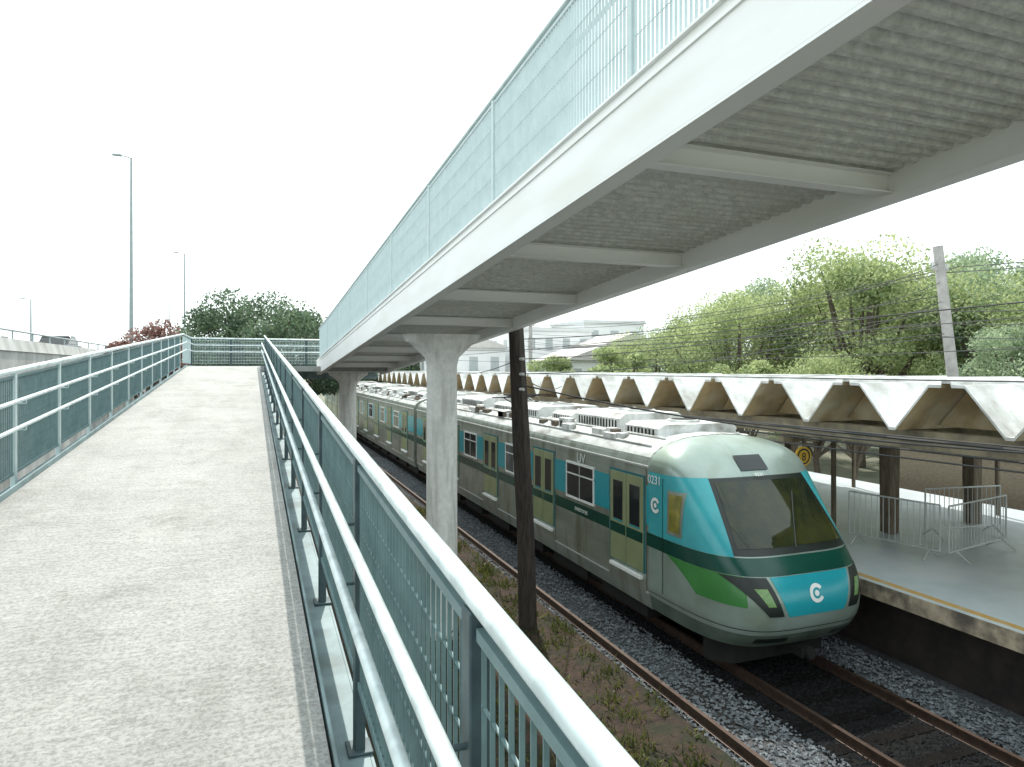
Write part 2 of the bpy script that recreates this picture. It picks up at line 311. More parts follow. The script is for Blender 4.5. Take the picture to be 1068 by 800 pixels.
# ------------------------------------------------------------------ railings
SL=0.068
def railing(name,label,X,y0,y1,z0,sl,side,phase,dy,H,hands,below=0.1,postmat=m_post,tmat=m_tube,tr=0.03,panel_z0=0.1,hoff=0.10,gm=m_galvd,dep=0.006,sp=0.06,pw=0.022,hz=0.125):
    root=empty(name,(X,(y0+y1)/2,z0+sl*(y0+y1)/2),label,"railing","footbridge ramp railings")
    f=lambda y,h:(z0+sl*y+h)
    b=B(); b.tube((X,y0,f(y0,H)),(X,y1,f(y1,H)),tr,n=20); b.done("top_rail",tmat,root,smooth=True)
    for hh in hands:
        b=B(); xx=X+side*hoff; b.tube((xx,y0,f(y0,hh)),(xx,y1,f(y1,hh)),0.019,n=16)
        b.done("handrail",tmat,root,smooth=True)
    ys=[]; y=phase
    while y>y0+dy: y-=dy
    while y<=y1+0.01:
        if y>=y0-0.01: ys.append(y)
        y+=dy
    b=B(); yy=ys[0]; zz=f(yy,0)
    b.box(X-pw,X+pw,yy-0.03,yy+0.03,zz-below,zz+H-tr)
    b.box(X-pw-.03,X+pw+.03,yy-0.06,yy+0.06,zz-below,zz-below+0.012)
    for hh in hands:
        b.tube((X,yy,zz+hh-0.05),(X+side*hoff,yy,zz+hh-0.05),0.008,n=6); b.tube((X+side*hoff,yy,zz+hh-0.05),(X+side*hoff,yy,zz+hh),0.008,n=6)
    p=b.done("post",postmat,root,bevel=.004); base=WL[p.name].copy()
    for yk in ys[1:]:
        copy_to(p,root,base+Vector((0,yk-yy,sl*(yk-yy))))
    b=B(); zz=f(ys[0],0); xo=X; L=dy-0.09; ya=ys[0]+0.045
    q=ya
    while q<=ya+L:
        zq=f(q,0); b.box(xo-dep,xo+dep,q-0.0018,q+0.0018,zq+panel_z0,zq+H-0.07); q+=sp
    def bar(h,hw_,hh):
        b.add([(xo-hw_,ya,f(ya,h)),(xo+hw_,ya,f(ya,h)),(xo+hw_,ya,f(ya,h+hh)),(xo-hw_,ya,f(ya,h+hh)),
               (xo-hw_,ya+L,f(ya+L,h)),(xo+hw_,ya+L,f(ya+L,h)),(xo+hw_,ya+L,f(ya+L,h+hh)),(xo-hw_,ya+L,f(ya+L,h+hh))],
              [(0,1,5,4),(1,2,6,5),(2,3,7,6),(3,0,4,7),(0,3,2,1),(4,5,6,7)])
    for h in np.arange(panel_z0,H-0.06,hz): bar(h,0.003,0.005)
    for h in (panel_z0-0.02,H-0.07): bar(h,0.013,0.025)
    pn=b.done("grating_panel",gm,root); base=WL[pn.name].copy()
    for yk in ys[1:-1]:
        copy_to(pn,root,base+Vector((0,yk-ys[0],sl*(yk-ys[0]))))
    return root
ZF=EYE-1.6
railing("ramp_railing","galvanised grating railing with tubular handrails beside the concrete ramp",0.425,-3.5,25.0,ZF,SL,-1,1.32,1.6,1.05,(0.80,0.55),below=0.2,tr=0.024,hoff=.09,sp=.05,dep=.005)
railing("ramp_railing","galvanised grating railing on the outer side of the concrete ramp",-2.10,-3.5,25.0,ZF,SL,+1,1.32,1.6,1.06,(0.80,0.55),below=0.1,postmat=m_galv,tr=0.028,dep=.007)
ZU=EYE+2.13
railing("ramp_railing","pale grating railing on top of the white overhead ramp",2.36,-6.9,26.3,ZU,-SL,+1,3.95,2.75,1.14,(0.85,),below=0.02,postmat=m_galv,tmat=m_galv,tr=0.026,panel_z0=0.06,gm=m_galvl,dep=.011,sp=.05,hz=.26)
railing("ramp_railing","pale grating railing on the far side of the overhead ramp",4.74,-6.9,26.3,ZU,-SL,-1,3.95,2.75,1.14,(0.85,),below=0.02,postmat=m_galv,tmat=m_galv,tr=0.026,panel_z0=0.06,gm=m_galvl,dep=.006,sp=.09,hz=.26)

# ------------------------------------------------------------------ lower ramp
rt=empty("access_ramp",(-0.9,10,ZF+SL*10-0.3),"pale concrete pedestrian ramp rising gently between steel railings","footbridge")
b=B(); b.box(-1.98,0.27,-5,25,ZF-0.16,ZF,sh=SL); b.done("deck",m_floor,rt)
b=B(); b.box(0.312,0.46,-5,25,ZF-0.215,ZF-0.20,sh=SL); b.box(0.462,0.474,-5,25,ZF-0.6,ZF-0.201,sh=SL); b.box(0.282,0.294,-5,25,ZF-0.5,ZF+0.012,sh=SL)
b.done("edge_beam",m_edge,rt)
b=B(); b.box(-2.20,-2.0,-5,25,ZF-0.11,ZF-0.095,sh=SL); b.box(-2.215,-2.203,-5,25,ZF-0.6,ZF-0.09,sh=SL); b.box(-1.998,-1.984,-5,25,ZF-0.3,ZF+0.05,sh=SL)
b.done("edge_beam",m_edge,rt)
for yk in (0,8,16,24):
    b=B(); zt=ZF+SL*yk-0.17; b.tube((-0.85,yk,0),(-0.85,yk,zt-0.5),0.32,n=24)
    b.prism([(-1.17,zt-0.5),(-0.53,zt-0.5),(0.2,zt-0.02),(-1.9,zt-0.02)],'y',yk-0.25,yk+0.25); b.done("column",m_col,rt,smooth=True)
lt=empty("ramp_landing",(1.4,27,ZF+SL*25-0.2),"flat concrete landing joining the two ramps","footbridge")
zl=ZF+SL*25
b=B(); b.box(-1.98,4.8,25.0,28.2,zl-0.18,zl); b.done("deck",m_floor,lt)
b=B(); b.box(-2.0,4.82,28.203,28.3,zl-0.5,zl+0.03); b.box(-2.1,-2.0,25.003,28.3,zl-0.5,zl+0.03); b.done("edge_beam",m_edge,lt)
for xk in (-0.8,3.5):
    b=B(); b.tube((xk,27.2,0),(xk,27.2,zl-0.19),0.3,n=20); b.done("column",m_col,lt,smooth=True)
lr=empty("landing_railing",(1.4,28.2,zl),"galvanised grating railing around the ramp landing","railing","footbridge ramp railings")
b=B(); b.tube((-2.1,28.2,zl+1.06),(4.8,28.2,zl+1.06),0.03); b.tube((-2.1,25,zl+1.06),(-2.1,28.2,zl+1.06),0.03); b.done("top_rail",m_tube,lr,smooth=True)
for hh in (0.8,0.55):
    b=B(); b.tube((-2.0,28.07,zl+hh),(4.8,28.07,zl+hh),0.022); b.tube((-1.97,25,zl+hh),(-1.97,28.07,zl+hh),0.022); b.done("handrail",m_tube,lr,smooth=True)
for i in range(6):
    x=-2.1+i*1.38; b=B(); b.box(x-.035,x+.035,28.192,28.208,zl,zl+1.03); b.done("post",m_post,lr)
b=B()
for x in np.arange(-2.05,4.8,0.055): b.box(x-.005,x+.005,28.21,28.232,zl+.1,zl+1.0)
for h in np.arange(.1,1.0,.125): b.box(-2.05,4.8,28.215,28.222,zl+h,zl+h+.012)
for y in np.arange(25.05,28.2,0.055): b.box(-2.132,-2.11,y-.003,y+.003,zl+.1,zl+1.0)
b.done("grating_panel",m_galv,lr)

# ------------------------------------------------------------------ upper ramp (overhead)
ur=empty("overhead_ramp",(3.55,10,EYE+1.0),"white steel overhead ramp with ribbed deck on round columns","footbridge")
Y0,Y1=-7.5,26.6
zb=EYE+1.60; zt=EYE+2.13; zd=EYE+1.80
def ibeam(xw,xi,nm="side_beam"):
    b=B()
    lo,hi=min(xw,xi),max(xw,xi)
    s=1 if xi>xw else -1
    b.box(min(xw,xw+s*.02),max(xw,xw+s*.02),Y0,Y1,zb+.021,zt-.02,sh=-SL)
    b.box(lo,hi,Y0,Y1,zb,zb+.02,sh=-SL)
    b.box(min(xw-s*.03,xi),max(xw-s*.03,xi),Y0,Y1,zt-.019,zt,sh=-SL)
    b.box(min(xi,xi-s*.012),max(xi,xi-s*.012),Y0,Y1,zb+.021,zt-.021,sh=-SL)
    return b.done(nm,m_white,ur)
ibeam(2.30,2.46); ibeam(4.82,4.66)
b=B(); b.box(2.285,2.299,Y0,Y1,zt-.10,zt-.075,sh=-SL); b.done("trim_strip",m_white,ur)
b=B(); per=0.13; y=Y0
vs=[];fs=[]; pts=[]
while y<Y1-per:
    for (dy_,dz) in ((0,0),(0.045,0),(0.065,0.05),(0.11,0.05)): pts.append((y+dy_,dz))
    y+=per
for (yy,dz) in pts:
    vs+=[(2.462,yy,zd-SL*yy+dz),(4.658,yy,zd-SL*yy+dz)]
for i in range(len(pts)-1): fs.append((2*i,2*i+1,2*i+3,2*i+2))
b.add(vs,fs); b.done("ribbed_underside",m_crib,ur)
b=B(); b.box(2.47,4.65,Y0,Y1,zd+.08,zd+.22,sh=-SL); b.done("deck",m_floor,ur)
yk=3.95
while yk>Y0+2.75: yk-=2.75
while yk<Y1:
    z0=zb-SL*yk+0.035
    b=B(); b.box(2.463,4.657,yk-.065,yk+.065,z0,z0+.012); b.box(2.463,4.657,yk-.006,yk+.006,z0+.013,z0+.145); b.box(2.463,4.657,yk-.065,yk+.065,z0+.146,z0+.156)
    b.done("cross_beam",m_white,ur); yk+=2.75
for yk in (-1.0,13.1,27.0):
    ztop=zb-SL*yk-0.03
    if yk>26: ztop=zl-0.2-0.0
    b=B(); n=32
    prof=[(0,0.31,0.31),(ztop-0.62,0.30,0.30),(ztop-0.45,0.34,0.32),(ztop-0.2,0.60,0.35),(ztop-0.14,0.72,0.36),(ztop-.0,0.78,0.36)]
    vs=[];fs=[]
    for (z,rx,ry) in prof:
        for i in range(n):
            t=2*math.pi*i/n; cx=math.copysign(abs(math.cos(t))**(0.8 if rx>0.4 else 1),math.cos(t)); cy=math.copysign(abs(math.sin(t))**(0.8 if rx>.4 else 1),math.sin(t))
            vs.append((3.52+rx*cx,yk+ry*cy,z))
    for j in range(len(prof)-1):
        for i in range(n): fs.append((j*n+i,j*n+(i+1)%n,(j+1)*n+(i+1)%n,(j+1)*n+i))
    fs.append(tuple(range((len(prof)-1)*n,len(prof)*n)))
    b.add(vs,fs)
    b.done("column",m_col,ur,smooth=True)

# ------------------------------------------------------------------ train
TX=8.55; HWB=1.55; YE=11.1; ZS=3.4; ZR=0.62; ZB=0.78
def hw(z):
    if z<=ZS: 
        return HWB-0.12*max(0,(1.2-z))/0.6
    q=min(1,(z-ZS)/ZR); return HWB*(1-q**2.4)**(1/2.2)
ZK=[0.78,0.95,1.2,1.55,1.9,2.3,2.8,3.3,3.55,3.75,3.9,3.97,4.02]
YK=[8.90,8.72,8.58,8.54,8.66,8.97,9.42,9.87,10.11,10.34,10.60,10.81,11.05]
def yf(z):
    i=max(0,min(len(ZK)-2,int(np.searchsorted(ZK,z)-1)))
    t=(z-ZK[i])/(ZK[i+1]-ZK[i]); t=max(0,min(1,t))
    def sl(j):
        if j<=0: return (YK[1]-YK[0])/(ZK[1]-ZK[0])
        if j>=len(ZK)-1: return (YK[-1]-YK[-2])/(ZK[-1]-ZK[-2])
        return (YK[j+1]-YK[j-1])/(ZK[j+1]-ZK[j-1])
    h=ZK[i+1]-ZK[i]; m0=sl(i)*h; m1=sl(i+1)*h
    return (2*t**3-3*t**2+1)*YK[i]+(t**3-2*t**2+t)*m0+(-2*t**3+3*t**2)*YK[i+1]+(t**3-t**2)*m1
NN=4.0
def S(t,z):
    c,s=math.cos(t),math.sin(t)
    x=-math.copysign(abs(c)**(2/NN),c)*hw(z); y=YE-(YE-yf(z))*abs(s)**(2/NN)
    return Vector((TX+x,y,z))
def Sx(x,z):
    q=min(1,abs(x)/max(hw(z),1e-4)); return Vector((TX+x,YE-(YE-yf(z))*(1-q**NN)**(1/NN),z))
def tx(x,z):
    q=min(1,abs(x)/hw(z)); t=math.acos(q**(NN/2)); return t if x<0 else math.pi-t
def grid(fn,nu,nv,off=0.0):
    P=[[fn(i/nu,j/nv) for i in range(nu+1)] for j in range(nv+1)]
    e=1e-3; vs=[]
    for j in range(nv+1):
        for i in range(nu+1):
            p=P[j][i]
            if off:
                u,v=i/nu,j/nv
                a=fn(min(1,u+e),v)-fn(max(0,u-e),v); c=fn(u,min(1,v+e))-fn(u,max(0,v-e))
                nn=a.cross(c)
                if nn.length>0: 
                    nn.normalize()
                    if nn.dot(p-Vector((TX,YE+1.0,2.3)))<0: nn=-nn
                    p=p+nn*off
            vs.append(p)
    fs=[(j*(nu+1)+i,j*(nu+1)+i+1,(j+1)*(nu+1)+i+1,(j+1)*(nu+1)+i) for j in range(nv) for i in range(nu)]
    return vs,fs
tr=empty("commuter_train",(TX,30,0.2),"grey, teal and green electric commuter train standing beside the platform","train")
cab=B(); v,f=grid(lambda u,w_:S(u*math.pi,ZB+w_*(4.0199-ZB)),128,90); cab.add(v,f)
cabo=cab.done("cab",m_cab,tr,smooth=True)
def patch(name,fn,m,off=0.008,nu=30,nv=20,smooth=True,parent=cabo):
    b=B(); v,f=grid(fn,nu,nv,off); b.add(v,f); o=b.done(name,m,parent,smooth=smooth); return o
lerp=lambda a,b_,t:a+(b_-a)*t
def wsf(z0,z1,e=0):
    def fn(u,v):
        z=lerp(z0,z1,v); k=lerp(1.10,0.96,v)+e; return Sx(lerp(-k,k,u),z)
    return fn
patch("windscreen_surround",wsf(2.24,3.37,0.08),m_black,0.007,40,24)
patch("windscreen",wsf(2.34,3.30),m_wsg,0.013,40,24)
patch("destination_display",lambda u,v:Sx(lerp(-0.30,0.30,u),lerp(3.46,3.70,v)),m_glass,0.02,10,8)
patch("green_band",lambda u,v:S(u*math.pi,lerp(1.97,2.22,v)),m_green,0.006,128,4)
patch("skirt",lambda u,v:S(u*math.pi,lerp(ZB+.005,1.04,v)),m_skirt,0.005,128,6)
def nose(u,v):
    z=lerp(1.36,1.96,v); k=lerp(0.56,0.80,v**.8); return Sx(lerp(-k,k,u),z)
patch("teal_nose_panel",nose,m_teal,0.007,40,12)
for sg in (-1,1):
    def tp(t): return t if sg<0 else math.pi-t
    def sp(u,v):
        z=lerp(2.225,3.38,v); t1=tx(-(1.18-0.14*v),z); return S(tp(lerp(0.0,t1,u)),z)
    patch("teal_side_panel",sp,m_lteal,0.006,40,20)
    patch("green_side_panel",lambda u,v:S(tp(lerp(0.06+0.25*(1-v),0.95,u)),lerp(1.50,1.965,v)),m_lgreen,0.0055,40,10)
    def hl(u,v):
        z=lerp(1.38,1.955,v); xi=lerp(0.66,0.86,v); xo=lerp(0.90,1.40,v); return Sx(sg*lerp(xi,xo,u),z)
    patch("headlight_surround",hl,m_black,0.014,14,12)
    patch("headlight",lambda u,v:Sx(sg*lerp(lerp(.80,.90,v),lerp(.92,1.08,v),u),lerp(1.54,1.80,v)),m_lamp,0.022,6,6)
    patch("bumper_vent",lambda u,v:Sx(sg*lerp(0.45,1.0,u),lerp(0.88,0.98,v)),m_black,0.010,8,3)
patch("panel_seam",lambda u,v:S(u*math.pi,lerp(1.12,1.135,v)),m_black,0.004,128,1)
b=B(); 
pts=[Sx(-0.05,2.32)+Vector((0,-.03,0)),Sx(0.25,2.75)+Vector((0,-.035,0.01)),Sx(0.52,3.1)+Vector((0,-.03,0.01))]
b.path(pts,0.012,6); b.done("wiper",m_black,cabo)
def ring(r0,r1,a0,a1,cx,cz,m,name,off=0.014):
    b=B(); nseg=40; vs=[];fs=[]
    for i in range(nseg+1):
        a=math.radians(a0+(a1-a0)*i/nseg)
        for r in (r0,r1):
            p=Sx(cx+r*math.cos(a),cz+r*math.sin(a)); vs.append(p+Vector((0,-off,0)))
    for i in range(nseg): fs.append((2*i,2*i+1,2*i+3,2*i+2))
    b.add(vs,fs); return b.done(name,m,cabo)
ring(0.085,0.145,35,330,0,1.68,m_wpaint,"emblem")
ring(0.0,0.045,0,360,0.0,1.68,m_wpaint,"emblem",0.015)
b=B(); b.box(TX-.12,TX+.12,8.75,9.3,0.56,0.72); b.tube((TX,8.66,0.64),(TX,8.8,0.64),0.09); b.done("coupler",m_dark,tr)
b=B(); b.prism([(TX-1.25,9.7),(TX-0.95,9.4),(TX+.95,9.4),(TX+1.25,9.7),(TX+1.25,9.85),(TX-1.25,9.85)],'z',0.34,0.77); b.done("rail_guard",m_dark,tr)

def carriage(y0,y1,doors,wins,first):
    b=B()
    zs=[0.76,1.0,1.2,3.4]+[ZS+ZR*q for q in (0.2,0.4,0.55,0.7,0.82,0.9,0.96,1.0)]
    L=[(TX-hw(z),z) for z in zs]; R=[(TX+hw(z),z) for z in zs][::-1]
    R=R[1:] if abs(L[-1][0]-R[0][0])<1e-6 else R
    b.prism(L+R,'y',y0,y1)
    car=b.done("carriage",m_metal,tr,smooth=True)
    xs=TX-HWB
    def side(name,ya,yb,za,zb_,m,o=0.006,bev=0):
        b=B(); b.box(xs-o,xs+0.002,ya,yb,za,zb_); q=b.done(name,m,car,bevel=bev)
        return q
    b=B(); vs=[];fs=[]; qs=[0.35,0.5,0.65,0.8,0.9,0.96,1.0]; rr=[(TX-hw(ZS+ZR*q)-.003,ZS+ZR*q+.006) for q in qs]+[(TX+hw(ZS+ZR*q)+.003,ZS+ZR*q+.006) for q in qs[::-1][1:]]
    for yy in (y0+.02,y1-.02):
        for p in rr: vs.append((p[0],yy,p[1]))
    k=len(rr); fs=[(i,i+1,k+i+1,k+i) for i in range(k-1)]; b.add(vs,fs); b.done("roof",m_roof,car,smooth=True)
    side("gutter",y0,y1,3.44,3.475,m_frame,0.03)
    edges=[y0]+[e for d in doors for e in (d-0.72,d+0.72)]+[y1]
    for a,c in zip(edges[::2],edges[1::2]):
        if c-a<0.05: continue
        side("teal_band",a,c,2.36,3.10,m_teal,0.005)
        side("green_band",a,c,1.97,2.22,m_green,0.005)
        side("sill_rib",a,c,1.06,1.09,m_frame,0.012)
        side("seam",c-.014,c-.002,1.1,3.4,m_black,0.0035)
    for d in doors:
        side("door_frame",d-.68,d+.68,1.40,3.27,m_dteal,0.012)
        for s in (-1,1):
            ya,yb=(d-.63,d-.012) if s<0 else (d+.012,d+.63)
            side("door",ya,yb,1.42,3.22,m_door,0.024,0.006)
            side("door_window",ya+.12,yb-.12,2.25,3.04,m_glass,0.029,0.006)
            side("door_window_rim",ya+.11,yb-.11,2.215,2.245,m_teal,0.028)
            side("door_band",ya+.01,yb-.01,1.97,2.17,m_green,0.027)
        side("door_step",d-.6,d+.6,1.28,1.35,m_wpaint,0.07,0.006)
    for d in wins:
        side("window",d-.68,d+.68,2.34,3.12,m_glass,0.014)
        for (za,zb_) in ((2.30,2.35),(3.10,3.15),(2.86,2.885)): side("window_frame",d-.70,d+.70,za,zb_,m_wpaint,0.03)
        for q in (-.70,.66): side("window_frame",d+q,d+q+.04,2.352,3.098,m_wpaint,0.027)
        side("window_frame",d-.01,d+.01,2.352,3.098,m_frame,0.027)
    b=B()
    for ya in np.arange(y0+.6,y1-1.5,2.6): b.box(TX-1.2,TX+1.2,ya,ya+1.9,0.36,0.755)
    b.box(TX-1.0,TX+1.0,y0+.2,y1-.2,0.55,0.755); b.done("underframe",m_dark,car)
    for yb in (y0+3,y1-3):
        b=B()
        for yw in (yb-1.0,yb+1.0):
            for xx in (TX-.80,TX+.80): b.tube((xx-.06,yw,0.64),(xx+.06,yw,0.64),0.42,n=24)
            b.tube((TX-.9,yw,.64),(TX+.9,yw,.64),.07)
        b.box(TX-1.1,TX-.95,yb-1.4,yb+1.4,.45,.7); b.box(TX+.95,TX+1.1,yb-1.4,yb+1.4,.45,.7)
        b.done("bogie",m_dark,car)
    for (ya,L_,wd,h) in ((y0+0.6,1.3,1.9,.26),(y0+2.3,2.2,1.7,.38),(y0+5.0,1.2,1.5,.24),(y0+6.6,2.4,2.0,.32),(y0+9.5,1.6,1.5,.26),(y0+11.6,2.6,1.9,.38),(y0+14.8,1.3,1.6,.25),(y0+16.6,2.2,1.9,.36)):
        if ya+L_>y1: continue
        b=B(); b.prism([(TX-wd/2,3.92),(TX+wd/2,3.92),(TX+wd/2,3.92+h*.7),(TX+wd/2-.16,3.92+h),(TX-wd/2+.16,3.92+h),(TX-wd/2,3.92+h*.7)],'y',ya,ya+L_)
        for s in np.arange(ya+.15,ya+L_-.15,.14): b.box(TX-wd/2-.006,TX-wd/2+.01,s,s+.07,3.96,3.92+h*.6,mi=1)
        for s in ((ya+L_*.3,ya+L_*.7) if L_>2 else (ya+L_*.5,)):
            b.tube((TX+.1,s,3.92+h-.01),(TX+.1,s,3.92+h+.05),.34,n=24,mi=0); b.tube((TX+.1,s,3.92+h+.04),(TX+.1,s,3.92+h+.056),.28,n=24,mi=1)
        b.box(TX-wd/2-.05,TX+wd/2+.05,ya-.05,ya-.005,3.88,3.98); b.box(TX-wd/2-.05,TX+wd/2+.05,ya+L_+.005,ya+L_+.05,3.88,3.98)
        b.done("air_conditioner",[m_ac,m_dark],car,bevel=0.015)
    rr=random.Random(int(y0))
    for i in range(40):
        ya=rr.uniform(y0+.4,y1-.8); xx=TX+rr.choice((-1.16,-1.22,-1.1,1.1)); l_=rr.uniform(.15,.6); hh=rr.uniform(.06,.2)
        zq=ZS+ZR*(1-(abs(xx-TX)/HWB)**2.2)**(1/2.4)
        b=B(); b.box(xx-.10,xx+.10,ya,ya+l_,zq-.03,zq+hh); b.done("roof_box",m_ac if i%3 else m_bark,car,bevel=.01)
    for xx in (TX-.98,TX-1.30,TX+1.0):
        zq=ZS+ZR*(1-(abs(xx-TX)/HWB)**2.2)**(1/2.4)
        b=B(); b.tube((xx,y0+.3,zq+.03),(xx,y1-.3,zq+.03),.022,n=8); b.done("roof_conduit",m_ac,car)
    return car
D=[11.9+4.15*i for i in range(5)]; Wn=[13.975+4.15*i for i in range(4)]
c1=carriage(YE,30.4,D,Wn,True)
for k in (1,2):
    y0=31.0+ (k-1)*20.6
    carriage(y0,y0+20.0,[y0+2.0+4.0*i for i in range(5)],[y0+4.0+4.0*i for i in range(4)],False)
    b=B(); b.box(TX-1.1,TX+1.1,y0-.6,y0,0.9,3.5); b.done("gangway_bellows",m_black,tr)
pg=B(); yp=20.6
for s in (-.5,.5):
    pg.path([(TX+s,yp,4.1),(TX+s*.8,yp+1.6,4.32),(TX+s*.9,yp+.2,4.45)],.02,8)
for yy,zz in ((yp,4.1),(yp+1.6,4.32),(yp+.2,4.45),(yp+.45,4.45)): pg.tube((TX-.8,yy,zz),(TX+.8,yy,zz),.02,n=8)
pg.done("pantograph",m_dark,tr)
def ysurf(y,z): 
    q=min(1.0,max(0.0,(YE-y)/(YE-yf(z))))**NN; return Vector((TX-hw(z)*max(0.0,1-q)**(1/NN),y,z))
patch("cab_window_frame",lambda u,v:ysurf(lerp(10.07,10.49,u),lerp(2.34,3.12,v)),m_metal,0.012,8,8)
patch("cab_window",lambda u,v:ysurf(lerp(10.13,10.43,u),lerp(2.40,3.06,v)),m_amb,0.018,8,8)
patch("cab_door_seam",lambda u,v:ysurf(lerp(10.62,10.635,u),lerp(1.2,3.3,v)),m_black,0.012,2,20)
def text(s,size,origin,m,parent,xa,ya,name="lettering"):
    cu=bpy.data.curves.new(name,'FONT'); cu.body=s; cu.size=size; cu.align_x='CENTER'; cu.extrude=0.001
    t=bpy.data.objects.new("tmp",cu); COL.objects.link(t)
    bpy.context.view_layer.update()
    me=bpy.data.meshes.new_from_object(t); bpy.data.objects.remove(t)
    za=Vector(xa).cross(Vector(ya)); M=Matrix((Vector(xa),Vector(ya),za)).transposed().to_4x4()
    me.transform(M); me.materials.append(m)
    o=bpy.data.objects.new(name,me); COL.objects.link(o); WL[o.name]=Vector(origin)
    o.parent=parent; o.location=Vector(origin)-WL[parent.name]; return o
SXA,SYA=(0,-1,0),(0,0,1)
xs=TX-HWB
text("0231",0.22,(xs-.022,10.88,3.17),m_wpaint,cabo,SXA,SYA)
text("UV",0.32,(xs-.02,13.9,3.17),m_wpaint,c1,SXA,SYA)
text("metrorec",0.17,(xs-.012,13.9,2.05),m_wpaint,c1,SXA,SYA)
pz=Sx(0.0,3.36); text("0231",0.10,(TX,pz.y-.05,3.38),m_wpaint,cabo,(1,0,0),(0,.68,.73))
for (r0,r1,a0,a1) in ((.085,.145,30,330),(.0,.045,0,360)):
    b=B(); vs=[];fs=[]
    for i in range(37):
        a=math.radians(a0+(a1-a0)*i/36)
        for r in (r0,r1): vs.append((xs-.022,10.85-r*math.cos(a),2.78+r*math.sin(a)))
    for i in range(36): fs.append((2*i,2*i+1,2*i+3,2*i+2))
    b.add(vs,fs); b.done("emblem",m_wpaint,cabo)

# ------------------------------------------------------------------ platform canopy
cn=empty("platform_canopy",(14,30,1.53),"long pale folded-plate platform canopy on brown columns","canopy")
b=B(); P=1.96; yr=7.7-4*P; top=EYE-0.25; val=EYE-1.0
pts=[]
for k in range(0,36):
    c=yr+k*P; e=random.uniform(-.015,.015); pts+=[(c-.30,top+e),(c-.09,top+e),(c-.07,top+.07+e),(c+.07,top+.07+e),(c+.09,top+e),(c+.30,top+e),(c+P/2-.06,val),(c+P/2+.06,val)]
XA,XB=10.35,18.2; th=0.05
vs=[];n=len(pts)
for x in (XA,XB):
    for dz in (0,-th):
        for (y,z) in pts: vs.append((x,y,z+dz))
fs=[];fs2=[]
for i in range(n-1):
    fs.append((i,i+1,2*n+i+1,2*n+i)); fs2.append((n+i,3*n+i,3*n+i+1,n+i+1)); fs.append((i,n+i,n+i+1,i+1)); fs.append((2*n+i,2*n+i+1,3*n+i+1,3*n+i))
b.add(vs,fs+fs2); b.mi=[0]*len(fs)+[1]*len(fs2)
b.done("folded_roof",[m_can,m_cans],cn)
b=B()
for k in range(0,35):
    c=yr+k*P; b.prism([(c-.84,val),(c+.84,val),(c+.27,top-.08),(c-.27,top-.08)],'x',11.3,11.36)
b.done("soffit_panels",m_cans,cn)
for (x0,x1) in ((10.7,10.95),(13.5,13.9),(16.3,16.7)):
    b=B(); b.box(x0,x1,-1,76,EYE-1.38,EYE-1.06); b.done("long_beam",m_beam,cn)
for yk in [11.6+6*i for i in range(-1,10)]:
    for xx in (13.75,16.5):
        b=B(); b.prism([(xx-.13,1.534),(xx+.13,1.534),(xx+.17,EYE-1.425),(xx-.17,EYE-1.425)],'y',yk-.15,yk+.15); b.done("column",m_postw,cn,bevel=.02)
    b=B(); b.box(10.6,17.5,yk-.08,yk+.08,EYE-1.56,EYE-1.39); b.done("cross_beam",m_beam,cn)
for (xx,yk) in ((12.9,12.4),(18.0,12.0),(18.0,16.5)):
    b=B(); b.tube((xx,yk,1.534),(xx,yk,EYE-1.1),.06,n=12); b.done("slim_post",m_postw,cn,smooth=True)
sgx=10.93
sg=empty("round_sign",(sgx,11.6,EYE-2.1),"round yellow sign hanging under the platform canopy","sign")
b=B(); b.tube((sgx,11.30,EYE-1.85),(sgx,11.34,EYE-1.85),0.21,n=32); b.done("sign_face",m_yels,sg)
b=B(); vs=[];fs=[]
for i in range(41):
    a=2*math.pi*i/40
    for r in (.135,.17): vs.append((sgx+r*math.cos(a),11.296,EYE-1.85+r*math.sin(a)))
for i in range(40): fs.append((2*i,2*i+1,2*i+3,2*i+2))
b.add(vs,fs); b.done("sign_ring",m_black,sg)
text("8",0.24,(sgx,11.292,EYE-1.935),m_black,sg,(1,0,0),(0,0,1),"numeral")
b=B(); b.tube((sgx,11.32,EYE-1.64),(sgx,11.32,EYE-1.2),.015); b.done("hanger",m_black,sg)
def barrier(p,q,label):
    p=Vector(p);q=Vector(q); root=empty("crowd_barrier",tuple((p+q)/2),label,"barrier","steel crowd barriers on the platform")
    u=Vector((0,0,1)); d=(q-p)
    b=B(); b.path([p+u*.2,p+u*1.1,q+u*1.1,q+u*.2,p+u*.2],.018,8); b.done("frame",m_frame,root,smooth=True)
    b=B(); k=int(d.length/.12)
    for i in range(1,k): s=p+d*i/k; b.tube(s+u*.2,s+u*1.1,.008,n=6)
    b.done("bars",m_frame,root)
    nrm=Vector((-d.y,d.x,0)).normalized()
    for e in (.1,.9):
        s=p+d*e; b=B(); b.path([s-nrm*.28+u*.015,s+u*.22,s+nrm*.28+u*.015],.018,8); b.done("foot",m_frame,root)
Zp=1.535
barrier((12.65,9.35,Zp),(14.9,9.75,Zp),"white steel crowd barrier standing across the platform")
barrier((12.2,11.3,Zp),(12.6,9.5,Zp),"white steel crowd barrier standing along the platform")
barrier((14.0,10.9,Zp),(16.0,10.6,Zp),"white steel crowd barrier standing across the platform")
bw=B(); bw.box(20.2,20.45,-6,17.0,0,2.7); bw.box(20.15,20.5,-6,17.0,2.702,2.8); bw.done("boundary_wall",m_brick,label="tan brown masonry boundary wall behind the platform",cat="wall")

